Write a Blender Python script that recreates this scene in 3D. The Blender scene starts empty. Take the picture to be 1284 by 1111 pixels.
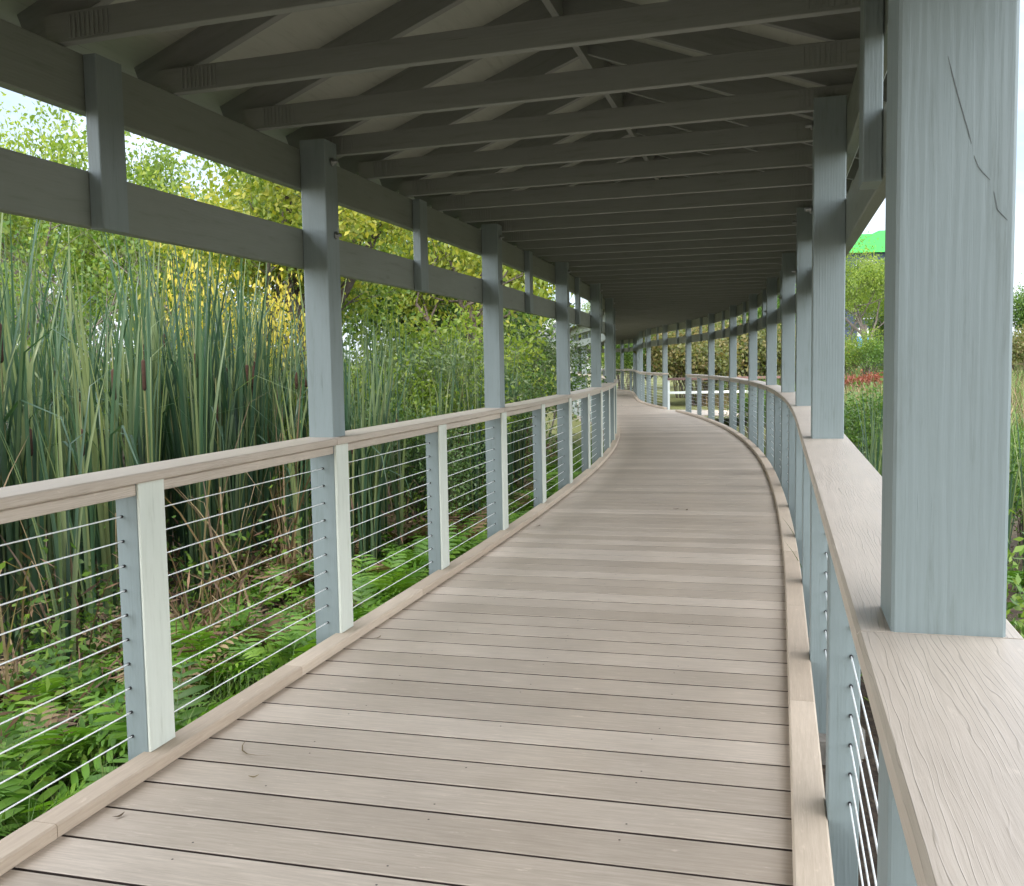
import bpy, math, random
import numpy as np
from mathutils import Vector, Matrix
random.seed(7); rng=np.random.default_rng(7)
R=math.radians
sc=bpy.context.scene; col=sc.collection

# ------------------------------------------------------------------ materials
def nmat(name):
    m=bpy.data.materials.new(name); m.use_nodes=True
    nt=m.node_tree; nt.nodes.clear(); return m,nt
def N(nt,t,**k):
    n=nt.nodes.new(t)
    for a,b in k.items():
        if a in n.inputs.keys() if isinstance(a,str) else False: n.inputs[a].default_value=b
        else: setattr(n,a,b)
    return n
def L(nt,a,b): nt.links.new(a,b)
def ramp(nt,stops):
    r=nt.nodes.new('ShaderNodeValToRGB'); e=r.color_ramp.elements
    while len(e)<len(stops): e.new(.5)
    for i,(p,c) in enumerate(stops): e[i].position=p; e[i].color=(*c,1) if len(c)==3 else c
    return r
def uvmap(nt,sx,sy,src='UV'):
    tc=N(nt,'ShaderNodeTexCoord'); mp=N(nt,'ShaderNodeMapping'); mp.inputs['Scale'].default_value=(sx,sy,1 if src=='UV' else sx)
    L(nt,tc.outputs[src],mp.inputs['Vector']); return mp.outputs[0]
def noise(nt,vec,scale,detail=4,rough=.55,dist=0):
    n=N(nt,'ShaderNodeTexNoise'); n.inputs['Scale'].default_value=scale; n.inputs['Detail'].default_value=detail
    n.inputs['Roughness'].default_value=rough; n.inputs['Distortion'].default_value=dist
    L(nt,vec,n.inputs['Vector']); return n.outputs['Fac']
def mixc(nt,fac,a,b,bt='MIX'):
    m=N(nt,'ShaderNodeMix',data_type='RGBA',blend_type=bt)
    if isinstance(fac,(int,float)): m.inputs[0].default_value=fac
    else: L(nt,fac,m.inputs[0])
    for i,v in ((6,a),(7,b)):
        if isinstance(v,tuple): m.inputs[i].default_value=(*v,1)
        else: L(nt,v,m.inputs[i])
    return m.outputs[2]
def math_(nt,op,a,b=0.0):
    m=N(nt,'ShaderNodeMath',operation=op)
    for i,v in ((0,a),(1,b)):
        if isinstance(v,(int,float)): m.inputs[i].default_value=v
        else: L(nt,v,m.inputs[i])
    return m.outputs[0]
def finish(nt,color,rough=.6,bump=None,bstr=.3,bdist=.002,spec=.4,metal=0):
    p=N(nt,'ShaderNodeBsdfPrincipled'); o=N(nt,'ShaderNodeOutputMaterial')
    if isinstance(color,tuple): p.inputs['Base Color'].default_value=(*color,1)
    else: L(nt,color,p.inputs['Base Color'])
    if isinstance(rough,(int,float)): p.inputs['Roughness'].default_value=rough
    else: L(nt,rough,p.inputs['Roughness'])
    p.inputs['Specular IOR Level'].default_value=spec; p.inputs['Metallic'].default_value=metal
    if bump is not None:
        b=N(nt,'ShaderNodeBump'); b.inputs['Strength'].default_value=bstr; b.inputs['Distance'].default_value=bdist
        L(nt,bump,b.inputs['Height']); L(nt,b.outputs[0],p.inputs['Normal'])
    L(nt,p.outputs[0],o.inputs[0]); return p
def paint(name,c,grain=1.0):
    m,nt=nmat(name)
    v=uvmap(nt,1.2,26); g=noise(nt,v,4,5,.6,.6)
    v2=uvmap(nt,.7,9); g2=noise(nt,v2,3,3,.5,.3)
    w=N(nt,'ShaderNodeTexWave',wave_type='BANDS',bands_direction='Y'); w.inputs['Scale'].default_value=7
    w.inputs['Distortion'].default_value=5; w.inputs['Detail'].default_value=2; w.inputs['Detail Scale'].default_value=.6
    L(nt,uvmap(nt,.35,4),w.inputs['Vector'])
    big=noise(nt,uvmap(nt,1,1,'Object'),1.4,3)
    dirt=noise(nt,uvmap(nt,1.5,14),2.2,6,.7)
    dc=ramp(nt,[(.30,(c[0]*.74,c[1]*.74,c[2]*.70)),(.44,(c[0]*.95,c[1]*.95,c[2]*.94)),(.75,(c[0]*1.05,c[1]*1.05,c[2]*1.05))]); L(nt,dirt,dc.inputs[0])
    bc=mixc(nt,math_(nt,'MULTIPLY',big,.35),dc.outputs[0],(c[0]*.85,c[1]*.88,c[2]*.82))
    # drying checks: rare thin dark lines along the grain
    ck=noise(nt,uvmap(nt,1.1,45),2.6,2,.4)
    cr=ramp(nt,[(.22,(1,1,1)),(.25,(0,0,0))]); L(nt,ck,cr.inputs[0])
    bc=mixc(nt,math_(nt,'MULTIPLY',cr.outputs[0],.55),bc,(c[0]*.35,c[1]*.35,c[2]*.33))
    vo=N(nt,'ShaderNodeTexVoronoi'); vo.inputs['Scale'].default_value=1; L(nt,uvmap(nt,1.7,5.5),vo.inputs['Vector'])
    kr=ramp(nt,[(.035,(1,1,1)),(.075,(0,0,0))]); L(nt,vo.outputs['Distance'],kr.inputs[0])
    bc=mixc(nt,math_(nt,'MULTIPLY',kr.outputs[0],.4),bc,(c[0]*.5,c[1]*.5,c[2]*.46))
    h=math_(nt,'ADD',math_(nt,'MULTIPLY',g,.8),math_(nt,'MULTIPLY',w.outputs['Fac'],.16)); h=math_(nt,'ADD',h,math_(nt,'MULTIPLY',g2,.5))
    h=math_(nt,'SUBTRACT',h,math_(nt,'MULTIPLY',cr.outputs[0],1.2))
    rr=ramp(nt,[(.3,(.42,)*3),(.7,(.62,)*3)]); L(nt,big,rr.inputs[0])
    finish(nt,bc,rr.outputs[0],h,.6*grain,.0022,.4); return m
def composite(name,c1,c2,c3,emboss=.5,stain=.3,rgh=.55):
    """extruded wood-plastic board: UV u runs along the board, in metres"""
    m,nt=nmat(name)
    at=N(nt,'ShaderNodeAttribute',attribute_name='tint')
    st=noise(nt,uvmap(nt,1.6,30),3,8,.72,.2)
    st2=noise(nt,uvmap(nt,9,160),2,3,.6)
    b=ramp(nt,[(.28,c1),(.5,c2),(.72,c3)])
    s=math_(nt,'ADD',math_(nt,'MULTIPLY',st,.65),math_(nt,'MULTIPLY',at.outputs['Fac'],.20)); s=math_(nt,'ADD',s,math_(nt,'MULTIPLY',st2,.14)); L(nt,s,b.inputs[0])
    blot=noise(nt,uvmap(nt,1,1,'Object'),1.7,5,.6)
    br=ramp(nt,[(.35,(0,0,0)),(.75,(1,1,1))]); L(nt,blot,br.inputs[0])
    cc=mixc(nt,math_(nt,'MULTIPLY',br.outputs[0],stain),b.outputs[0],(c1[0]*.62,c1[1]*.62,c1[2]*.64))
    # pale dusty scuffs
    sc_=noise(nt,uvmap(nt,3,12),3.1,5,.75); sr=ramp(nt,[(.60,(0,0,0)),(.72,(1,1,1))]); L(nt,sc_,sr.inputs[0])
    cc=mixc(nt,math_(nt,'MULTIPLY',sr.outputs[0],.4),cc,(c3[0]*1.25,c3[1]*1.25,c3[2]*1.25))
    w=N(nt,'ShaderNodeTexWave',wave_type='BANDS',bands_direction='Y'); w.inputs['Scale'].default_value=9
    w.inputs['Distortion'].default_value=17; w.inputs['Detail'].default_value=3; w.inputs['Detail Scale'].default_value=.55
    L(nt,uvmap(nt,.55,5),w.inputs['Vector'])
    wm=noise(nt,uvmap(nt,1.1,7),1.6,4,.6); wq=ramp(nt,[(.40,(0,0,0)),(.66,(.14,)*3)]); L(nt,wm,wq.inputs[0])
    wr=ramp(nt,[(.0,(0,0,0)),(.10,(1,1,1)),(1,(1,1,1))]); L(nt,math_(nt,'ADD',w.outputs['Fac'],wq.outputs[0]),wr.inputs[0])
    cc=mixc(nt,emboss*.75,cc,mixc(nt,wr.outputs[0],(c1[0]*.45,c1[1]*.45,c1[2]*.45),cc))
    h=math_(nt,'ADD',math_(nt,'MULTIPLY',wr.outputs[0],emboss*.9),math_(nt,'MULTIPLY',st2,.5)); h=math_(nt,'ADD',h,math_(nt,'MULTIPLY',st,.5))
    rr=ramp(nt,[(.3,(rgh-.1,)*3),(.7,(rgh+.12,)*3)]); L(nt,st,rr.inputs[0])
    finish(nt,cc,rr.outputs[0],h,.5,.0014,.45); return m
M={}
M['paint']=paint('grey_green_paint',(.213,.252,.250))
M['beampaint']=paint('beam_paint',(.215,.235,.205),.7)
M['roofpaint']=paint('underroof_paint',(.225,.235,.215),.6)
M['sheath']=paint('sheathing_paint',(.38,.39,.34),.3)
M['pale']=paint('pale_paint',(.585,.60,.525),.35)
M['white']=paint('white_paint',(.66,.69,.66),.5)
M['deck']=composite('deck_boards',(.345,.276,.206),(.490,.402,.314),(.69,.58,.468),.06,.28,.5)
M['curb']=composite('kerb_boards',(.37,.285,.205),(.48,.380,.280),(.60,.49,.37),.18,.25)
M['cap']=composite('handrail_boards',(.36,.292,.225),(.47,.392,.312),(.58,.495,.405),.55,.22,.42)
M['red']=composite('red_brown_rail',(.10,.055,.045),(.15,.08,.065),(.2,.11,.09),.3,.2)
def simple(name,c,rough=.6,metal=0,spec=.4,nz=None,bs=.3,bd=.01):
    m,nt=nmat(name)
    if nz:
        f=noise(nt,uvmap(nt,1,1,'Object'),nz,6,.65); r=ramp(nt,[(.3,tuple(x*.6 for x in c)),(.7,tuple(x*1.3 for x in c))]); L(nt,f,r.inputs[0])
        finish(nt,r.outputs[0],rough,f,bs,bd,spec,metal)
    else: finish(nt,c,rough,None,0,0,spec,metal)
    return m
M['steel']=simple('stainless_cable',(.80,.80,.78),.4,.35)
M['darksteel']=simple('dark_fastener',(.03,.03,.03),.5,.5)
M['bolt']=simple('galvanised_bolt',(.25,.26,.25),.45,.8)
M['concrete']=simple('concrete',(.20,.18,.15),.9,nz=9)
M['joist']=simple('treated_timber',(.09,.07,.05),.8,nz=5)
M['crack']=simple('crack_in_paint',(.135,.15,.145),.9)
M['edge']=simple('dirty_shaded_edge',(.055,.038,.030),.9)  # dirt, plus the shade of the board gaps put into the colour
M['gap_shade_sheet']=simple('gap_shade_black',(.012,.010,.009),.9)  # near black, stands in for the shade below the deck gaps
M['bark']=simple('bark',(.085,.066,.052),.9,nz=14,bs=.8,bd=.03)
M['greybark']=simple('grey_bark',(.15,.125,.105),.9,nz=14,bs=.8,bd=.03)
M['stem']=simple('reed_stem',(.13,.13,.05),.7)
M['seed']=simple('cattail_head',(.040,.018,.010),.95,nz=60,bs=.6,bd=.002)
M['greenclad']=simple('green_cladding',(.045,.36,.065),.5)
M['darkglass']=simple('dark_glass',(.015,.02,.03),.12,spec=.6)
M['whitewall']=simple('white_wall',(.62,.62,.60),.7,nz=1.2)
M['greywall']=simple('grey_wall',(.30,.31,.31),.7,nz=1.2)
M['navy']=simple('navy_wall',(.02,.03,.06),.6)
M['blue']=simple('blue_panel',(.04,.20,.55),.45)
M['shingle']=simple('shingle',(.10,.10,.095),.9,nz=20)

def leafmat(name,c1,c2,c3,trans=.35,rough=.45,tc=None):
    m,nt=nmat(name)
    at=N(nt,'ShaderNodeAttribute',attribute_name='tint')
    oi=N(nt,'ShaderNodeObjectInfo')
    f=math_(nt,'ADD',math_(nt,'MULTIPLY',at.outputs['Fac'],.82),math_(nt,'MULTIPLY',oi.outputs['Random'],.18))
    r=ramp(nt,[(.05,c1),(.5,c2),(.95,c3)]); L(nt,f,r.inputs[0])
    p=N(nt,'ShaderNodeBsdfPrincipled'); L(nt,r.outputs[0],p.inputs['Base Color']); p.inputs['Roughness'].default_value=rough; p.inputs['Specular IOR Level'].default_value=.35
    t=N(nt,'ShaderNodeBsdfTranslucent'); k=mixc(nt,1.0,r.outputs[0],(1.25,1.35,.6),'MULTIPLY'); L(nt,k,t.inputs['Color'])
    mx=N(nt,'ShaderNodeMixShader'); mx.inputs[0].default_value=trans
    L(nt,p.outputs[0],mx.inputs[1]); L(nt,t.outputs[0],mx.inputs[2])
    o=N(nt,'ShaderNodeOutputMaterial'); L(nt,mx.outputs[0],o.inputs[0]); return m
M['cattail']=leafmat('cattail_leaf',(.020,.048,.028),(.046,.092,.050),(.17,.20,.085),.3,.36)
M['dry']=leafmat('dry_leaf',(.055,.033,.016),(.13,.085,.045),(.30,.23,.13),.25,.6)
M['fern']=leafmat('fern_leaf',(.028,.080,.010),(.092,.20,.021),(.19,.31,.04),.38,.45)
M['grass']=leafmat('grass_blade',(.03,.08,.015),(.08,.15,.03),(.16,.2,.06),.3,.5)
M['litter']=leafmat('leaf_litter',(.03,.018,.010),(.075,.042,.023),(.16,.10,.055),.1,.8)
M['leaf_green']=leafmat('green_leaves',(.024,.060,.010),(.070,.140,.022),(.16,.23,.04))
M['leaf_lime']=leafmat('lime_leaves',(.055,.10,.014),(.140,.205,.030),(.28,.32,.05),.45)
M['leaf_yellow']=leafmat('yellow_leaves',(.09,.14,.018),(.20,.235,.03),(.38,.34,.05),.4)
M['leaf_gold']=leafmat('golden_leaves',(.28,.25,.03),(.42,.35,.045),(.55,.42,.07),.4)
M['leaf_dark']=leafmat('dark_leaves',(.02,.05,.012),(.045,.095,.025),(.10,.16,.045),.25)
M['leaf_silver']=leafmat('grey_green_leaves',(.035,.06,.02),(.08,.12,.045),(.18,.22,.11),.3)
M['leaf_rust']=leafmat('rusty_leaves',(.05,.075,.022),(.12,.13,.04),(.23,.15,.07),.4)
M['leaf_red']=leafmat('red_leaves',(.12,.035,.022),(.20,.055,.035),(.30,.11,.06),.3)
M['brush']=leafmat('dry_brush',(.05,.03,.02),(.11,.065,.04),(.20,.12,.07),.15,.8)

def ground_mat():
    m,nt=nmat('marsh_soil')
    v=uvmap(nt,1,1,'Object')
    a=noise(nt,v,1.1,6,.65); b=noise(nt,v,22,8,.7); d=noise(nt,v,.05,4,.6)
    r=ramp(nt,[(.3,(.016,.011,.008)),(.5,(.045,.032,.022)),(.75,(.10,.075,.05))]); L(nt,b,r.inputs[0])
    g=ramp(nt,[(.3,(.045,.06,.018)),(.7,(.17,.17,.06))]); L(nt,b,g.inputs[0])
    # grass takes over away from the walk: distance from the origin
    ln=N(nt,'ShaderNodeVectorMath',operation='LENGTH'); L(nt,v,ln.inputs[0])
    mr=N(nt,'ShaderNodeMapRange'); mr.inputs['From Min'].default_value=9; mr.inputs['From Max'].default_value=26; L(nt,ln.outputs['Value'],mr.inputs['Value'])
    f=math_(nt,'MULTIPLY',mr.outputs[0],math_(nt,'ADD',a,.4))
    fc=N(nt,'ShaderNodeClamp'); L(nt,f,fc.inputs[0])
    c=mixc(nt,fc.outputs[0],r.outputs[0],g.outputs[0])
    finish(nt,c,.95,b,.9,.03,.2); return m
M['soil']=ground_mat()

# ------------------------------------------------------------------ mesh builder
class MB:
    def __init__(s): s.v=[];s.f=[];s.uv=[];s.t=[]
    def poly(s,pts,uvs=None,tint=.5):
        b=len(s.v); s.v+= [tuple(p) for p in pts]; s.f.append(tuple(range(b,b+len(pts))))
        s.uv+= uvs if uvs else [(0,0)]*len(pts); s.t.append(tint)
    def loft(s,rings,lens,per,caps=True,tint=.5,u0=None,v0=None,closed=True):
        """rings: list of equal length point lists; lens: u of each ring; per: v of each profile point (len n+1)"""
        u0=random.uniform(0,40) if u0 is None else u0; v0=random.uniform(0,40) if v0 is None else v0
        b=len(s.v); n=len(rings[0])
        for r in rings: s.v+=[tuple(p) for p in r]
        for i in range(len(rings)-1):
            for j in range(n if closed else n-1):
                k=(j+1)%n
                s.f.append((b+i*n+j,b+i*n+k,b+(i+1)*n+k,b+(i+1)*n+j))
                s.uv+=[(u0+lens[i],v0+per[j]),(u0+lens[i],v0+per[j+1]),(u0+lens[i+1],v0+per[j+1]),(u0+lens[i+1],v0+per[j])]
                s.t.append(tint)
        if caps:
            for i,o in ((0,-1),(len(rings)-1,1)):
                idx=[b+i*n+j for j in range(n)]
                if o<0: idx=idx[::-1]
                s.f.append(tuple(idx)); 
                for q in idx:
                    p=Vector(s.v[q])-Vector(s.v[idx[0]]); s.uv.append((u0+p.length*.3,v0+p.z+p.x)); 
                s.t.append(tint)
    def beam(s,p0,p1,w,h,up=(0,0,1),ch=.004,tint=None):
        """chamfered rectangular section of width w (sideways) and height h (along up) from p0 to p1 (axis through the middle)"""
        p0=Vector(p0);p1=Vector(p1); a=(p1-p0); ln=a.length; a.normalize(); up=Vector(up)
        sd=a.cross(up).normalized(); u=sd.cross(a).normalized()
        pr=prof(w,h,ch); per=perim(pr)
        r=[[p+sd*x+u*y for x,y in pr] for p in (p0,p1)]
        s.loft(r,[0,ln],per,True,random.random() if tint is None else tint)
    def tube(s,pts,rad,n=6,caps=True,tint=.5):
        pts=[Vector(p) for p in pts]; rings=[];lens=[];l=0
        if isinstance(rad,(int,float)): rad=[rad]*len(pts)
        for i,p in enumerate(pts):
            d=(pts[min(i+1,len(pts)-1)]-pts[max(i-1,0)]); d.normalize() if d.length>1e-9 else None
            ref=Vector((0,0,1)) if abs(d.z)<.9 else Vector((1,0,0))
            a=d.cross(ref).normalized(); b=a.cross(d)
            if i: l+=(p-pts[i-1]).length
            rings.append([p+(a*math.cos(2*math.pi*k/n)+b*math.sin(2*math.pi*k/n))*rad[i] for k in range(n)]); lens.append(l)
        s.loft(rings,lens,[k*rad[0]*6.28/n for k in range(n+1)],caps,tint)
    def build(s,name,mat,parent=None,smooth=False,loc=None):
        me=bpy.data.meshes.new(name); me.from_pydata(s.v,[],s.f)
        uv=me.uv_layers.new(name='UVMap'); uv.data.foreach_set('uv',np.array(s.uv,dtype=np.float32).ravel())
        at=me.attributes.new('tint','FLOAT','FACE'); at.data.foreach_set('value',np.array(s.t,dtype=np.float32))
        if smooth: me.polygons.foreach_set('use_smooth',[True]*len(me.polygons))
        me.materials.append(mat); me.update()
        return link(name,me,parent,loc)
def link(name,me,parent=None,loc=None):
    o=bpy.data.objects.new(name,me); col.objects.link(o)
    if parent is not None: o.parent=parent
    if loc is not None: o.location=loc
    return o
def prof(w,h,c):
    a,b=w/2,h/2
    return [(-a+c,-b),(a-c,-b),(a,-b+c),(a,b-c),(a-c,b),(-a+c,b),(-a,b-c),(-a,-b+c)]
def perim(pr):
    o=[0]
    for i in range(len(pr)):
        x0,y0=pr[i];x1,y1=pr[(i+1)%len(pr)]; o.append(o[-1]+math.hypot(x1-x0,y1-y0))
    return o
def tag(o,label=None,cat=None,group=None,kind=None):
    if label: o['label']=label
    if cat: o['category']=cat
    if group: o['group']=group
    if kind: o['kind']=kind
    return o
def thing(name,label,cat,loc=(0,0,0),group=None):
    o=bpy.data.objects.new(name,None); o.empty_display_size=.2; col.objects.link(o); o.location=loc
    return tag(o,label,cat,group)

# ------------------------------------------------------------------ the path of the walk
KS=[-12,0,6,12,18,24,28,31,36,43,46,54,70]
KH=[15.3,15.2,15.1,12.0,7.2,1.4,-3.2,-1.0,6.0,6.0,0,-80,-80]
DS=.05; SS=np.arange(-12,66,DS); HH=np.radians(np.interp(SS,KS,KH))
PX=np.cumsum(np.sin(HH)*DS); PY=np.cumsum(np.cos(HH)*DS); i0=int(np.argmin(abs(SS))); PX=PX-PX[i0]-1.027; PY=PY-PY[i0]
# the fitted start point lies at the camera's own height of y
DO=[0.0]
def P(s,o=0.,z=0.):
    o=o+DO[0]
    x=np.interp(s,SS,PX); y=np.interp(s,SS,PY); h=np.interp(s,SS,HH)
    return Vector((x+o*math.cos(h),y-o*math.sin(h),z))
def T(s):
    h=float(np.interp(s,SS,HH)); return Vector((math.sin(h),math.cos(h),0))
def Sd(s):
    h=float(np.interp(s,SS,HH)); return Vector((math.cos(h),-math.sin(h),0))
def curve_board(mb,s0,s1,o0,o1,z0,z1,n=4,ch=.004,tint=None):
    pr=prof(o1-o0,z1-z0,ch); per=perim(pr); oc=(o0+o1)/2; zc=(z0+z1)/2; rings=[];lens=[]
    for i in range(n+1):
        s=s0+(s1-s0)*i/n; c=P(s,oc,zc); sd=Sd(s)
        rings.append([c+sd*x+Vector((0,0,y)) for x,y in pr]); lens.append(s-s0)
    mb.loft(rings,lens,per,True,random.random() if tint is None else tint)
BAY=3.05; S0=4.71
def post_s(k): return S0+BAY*k
KMAX=16
# ------------------------------------------------------------------ ground
def gz(x,y):
    # slightly lower wet ground at the walk, rising gently to the right in the distance
    d=math.hypot(x,y)
    z=-.36+.04*math.sin(x*1.3+.4*y)+.03*math.sin(y*1.7-x*.6)
    z+=max(0,min(1,(x-9)/50))*1.5*max(0,min(1,(y-5)/40))
    z+=max(0,min(1,(d-60)/200))*2.0
    return z
def gp(x,y,dz=0): return Vector((x,y,gz(x,y)+dz))
def nonlin(n,mx):
    t=np.linspace(-1,1,n); return np.sinh(t*5.2)/math.sinh(5.2)*mx
gx=nonlin(150,600)
v=[(float(a),float(b),gz(a,b)) for b in gx for a in gx]; n=len(gx)
me=bpy.data.meshes.new('ground'); me.from_pydata(v,[],[(j*n+i,j*n+i+1,(j+1)*n+i+1,(j+1)*n+i) for j in range(n-1) for i in range(n-1)])
me.polygons.foreach_set('use_smooth',[True]*len(me.polygons)); me.materials.append(M['soil']); tag(link('ground',me),kind='structure')

# ------------------------------------------------------------------ boardwalk deck
W=1.032
walk=bpy.data.objects.new('boardwalk',None); col.objects.link(walk); tag(walk,kind='structure')
mb=MB(); PITCH=.194; s=-2.04; side_faces=[]
while s<61:
    g=.0066; a,b=s+g,s+PITCH-g; c=.0022; tn=random.random()
    zt=random.uniform(-.0008,.0008)
    pr=[(a,-.028),(b,-.028),(b,-c),(b-c,zt),(a+c,zt),(a,-c)]
    per=[0,.19,.22,.224,.40,.405,.43]
    ns=3; rings=[]; lens=[]
    for i in range(ns):
        o=-1.06+2.15*i/(ns-1); rings.append([P(q,o,z) for q,z in pr]); lens.append(2.15*i/(ns-1))
    f0=len(mb.f); mb.loft(rings,lens,per,True,tn)
    for i in range(ns-1): side_faces+=[f0+i*6+0,f0+i*6+1,f0+i*6+5]   # underside and both edges, coloured dark for dirt and gap shade
    s+=PITCH
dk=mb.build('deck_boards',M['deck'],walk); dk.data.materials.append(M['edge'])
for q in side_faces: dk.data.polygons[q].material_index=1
mb=MB(); curve_board(mb,-2,60.5,-1.03,1.03,-.036,-.031,200,.0005); mb.build('gap_shade_sheet',M['gap_shade_sheet'],walk)  # added dark sheet so the gaps between boards look shaded
mb=MB()
for side in (-1,1):
    mb_=MB()
    q=-2.0
    while q<60:
        curve_board(mb_,q,q+BAY-.004,*(sorted((side*1.062,side*1.10))),-.25,-.03,6); q+=BAY
    mb_.build('rim_joist',M['joist'],walk)
q=-2.0
while q<30:
    mb.beam(P(q,-1.05,-.14),P(q,1.05,-.14),.04,.2); q+=.61
mb.build('joist',M['joist'],walk)
# kerbs
for side in (-1,1):
    q=post_s(-2)-.6; i=0
    while q<59.5:
        ln=BAY/2
        skip = side==1 and 26.3<q+ln/2<28.95
        if not skip:
            m1=MB(); a,b=sorted((side*1.03,side*1.128)) if side>0 else (-1.112,-1.018); 
            curve_board(m1,q+.0015,q+ln-.0015,a,b,.002,.048+random.uniform(0,.002),5,.006)
            m1.build('kerb_board',M['curb'],walk)
        q+=ln
# screw heads
mb=MB()
s=-.2
while s<13:
    for q in (.045,.15):
        for o in (-.61,-.02,.56):
            if random.random()<.8:
                c=P(s+q+random.uniform(-.006,.006),o+random.uniform(-.02,.02),.0012); 
                mb.poly([c+Vector((math.cos(k*1.047),math.sin(k*1.047),0))*.0035 for k in range(6)])
    s+=PITCH*2
mb.build('screw_heads',M['darksteel'],walk)

DO[0]=.02  # the posts and rails sit 2 cm right of the deck's centre line
# ------------------------------------------------------------------ roof structure
can=thing('covered_walkway','long grey green timber canopy on square posts roofing the curved boardwalk','canopy')
OI,OO=1.105,1.235; ZT=2.388
for k in range(-2,KMAX+1):
    sp=post_s(k); t=T(sp); sd=Sd(sp)
    for side in (-1,1):
        sp=post_s(k)-(.045 if (k==-1 and side==1) else 0); t=T(sp); sd=Sd(sp)
        m1=MB(); c=P(sp,side*(OI+OO)/2,0)
        m1.beam(c+Vector((0,0,-.45)),c+Vector((0,0,2.425)),.130,.136,up=t,ch=.004)
        # keep UV u along the post
        po=m1.build('post',M['paint'],can)
        if side<0:
            m2=MB(); c2=P(sp,side*(OI-.005),0)
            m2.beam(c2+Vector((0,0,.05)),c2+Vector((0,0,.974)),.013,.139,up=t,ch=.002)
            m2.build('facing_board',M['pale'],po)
        if k<9:
            for z,dt in ((2.33,0),(1.985,.02)):
                m3=MB(); c3=P(sp+dt,side*(OI-.002),z)
                m3.tube([c3+sd*side*.02,c3-sd*side*.03],.009,8); m3.tube([c3-sd*side*.001,c3-sd*side*.008],.019,8)
                m3.build('bolt',M['bolt'],po,True)
            m4=MB(); c4=P(sp,side*(OI+OO)/2,0); m4.tube([c4+Vector((0,0,-.5)),c4+Vector((0,0,-.27))],.17,14); m4.build('footing',M['concrete'],can)
        if k==-1 and side==1:
            # the drying crack that wanders down the near face of the closest post
            near=-.0682
            for ln in ([(1.159,1.699),(1.164,1.678),(1.17,1.655),(1.179,1.623),(1.183,1.609),(1.186,1.597)],[(1.189,1.583),(1.194,1.570),(1.198,1.564),(1.207,1.554)],[(1.211,1.541),(1.215,1.52),(1.220,1.514),(1.226,1.507)]):
                m5=MB(); pts=[P(S0-BAY-.045,0,z)+sd*(o_+.0)-sd*0+t*near for o_,z in ln]
                m5.tube(pts,[.0003]+[.0008]*(len(pts)-2)+[.0003],5); m5.build('crack',M['crack'],po)
def bay_pts(k,off,z): return P(post_s(k),off,z),P(post_s(k+1),off,z)
for k in range(-2,KMAX):
    sm=(post_s(k)+post_s(k+1))/2
    for side in (-1,1):
        for nm,z0,z1 in (('plate_beam',2.20,2.386),('cross_beam',1.828,2.01)):
            m1=MB(); oc=side*(OO+.022); a=P(post_s(k),oc,(z0+z1)/2); b=P(post_s(k+1),oc,(z0+z1)/2); d=(b-a).normalized()
            m1.beam(a+d*.0015,b-d*.0015,.044,z1-z0,ch=.003); m1.build(nm,M['beampaint'],can)
        # beams are straight chords, the short post stands on their inner face
        a=P(post_s(k),side*(OO+.022),0); b=P(post_s(k+1),side*(OO+.022),0); mid=(a+b)/2; d=(b-a).normalized(); nrm=Vector((d.y,-d.x,0))*side
        m1=MB(); c=mid-nrm*(.022+.0265); m1.beam(c+Vector((0,0,1.82)),c+Vector((0,0,2.383)),.05,.135,up=d,ch=.003); m1.build('short_post',M['paint'],can)
q=3.02-.61*5; ties=[]
while q<56.0 and len(ties)<92: ties.append(q); q+=.61
RZ=2.93; 
for q in ties:
    m1=MB(); h=.092; z=ZT+h/2+random.uniform(0,.003)
    m1.beam(P(q+.02,-1.29,z),P(q-.15,1.29,z),.038,h,ch=.002); tb=m1.build('tie_beam',M['roofpaint'],can)
    for side in (-1,1):
        m2=MB(); qs=q+.045-.065; sk=-side*.09
        a=P(qs+sk,side*1.42,2.395+.07); b=P(qs,side*.018,RZ+.07); m2.beam(a,b,.038,.13,ch=.002)
        m2.build('rafter',M['roofpaint'],tb)
        if q<9:
            m3=MB(); t=T(q)
            for j in range(9):
                oo=side*(1.05+.018*j); c=P(q-.065-.068*oo/1.05*1.0,oo,0)-t*.0205
                m3.beam(c+Vector((0,0,ZT+.012)),c+Vector((0,0,ZT+.084)),.009,.004,up=t,ch=.001)
            m3.build('truss_plate',M['roofpaint'],tb)
q=-8.5
while q<57:
    m1=MB(); curve_board(m1,q,q+BAY-.003,-.017,.017,2.895,3.07,6,.002); m1.build('ridge_board',M['roofpaint'],can); q+=BAY
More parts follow.
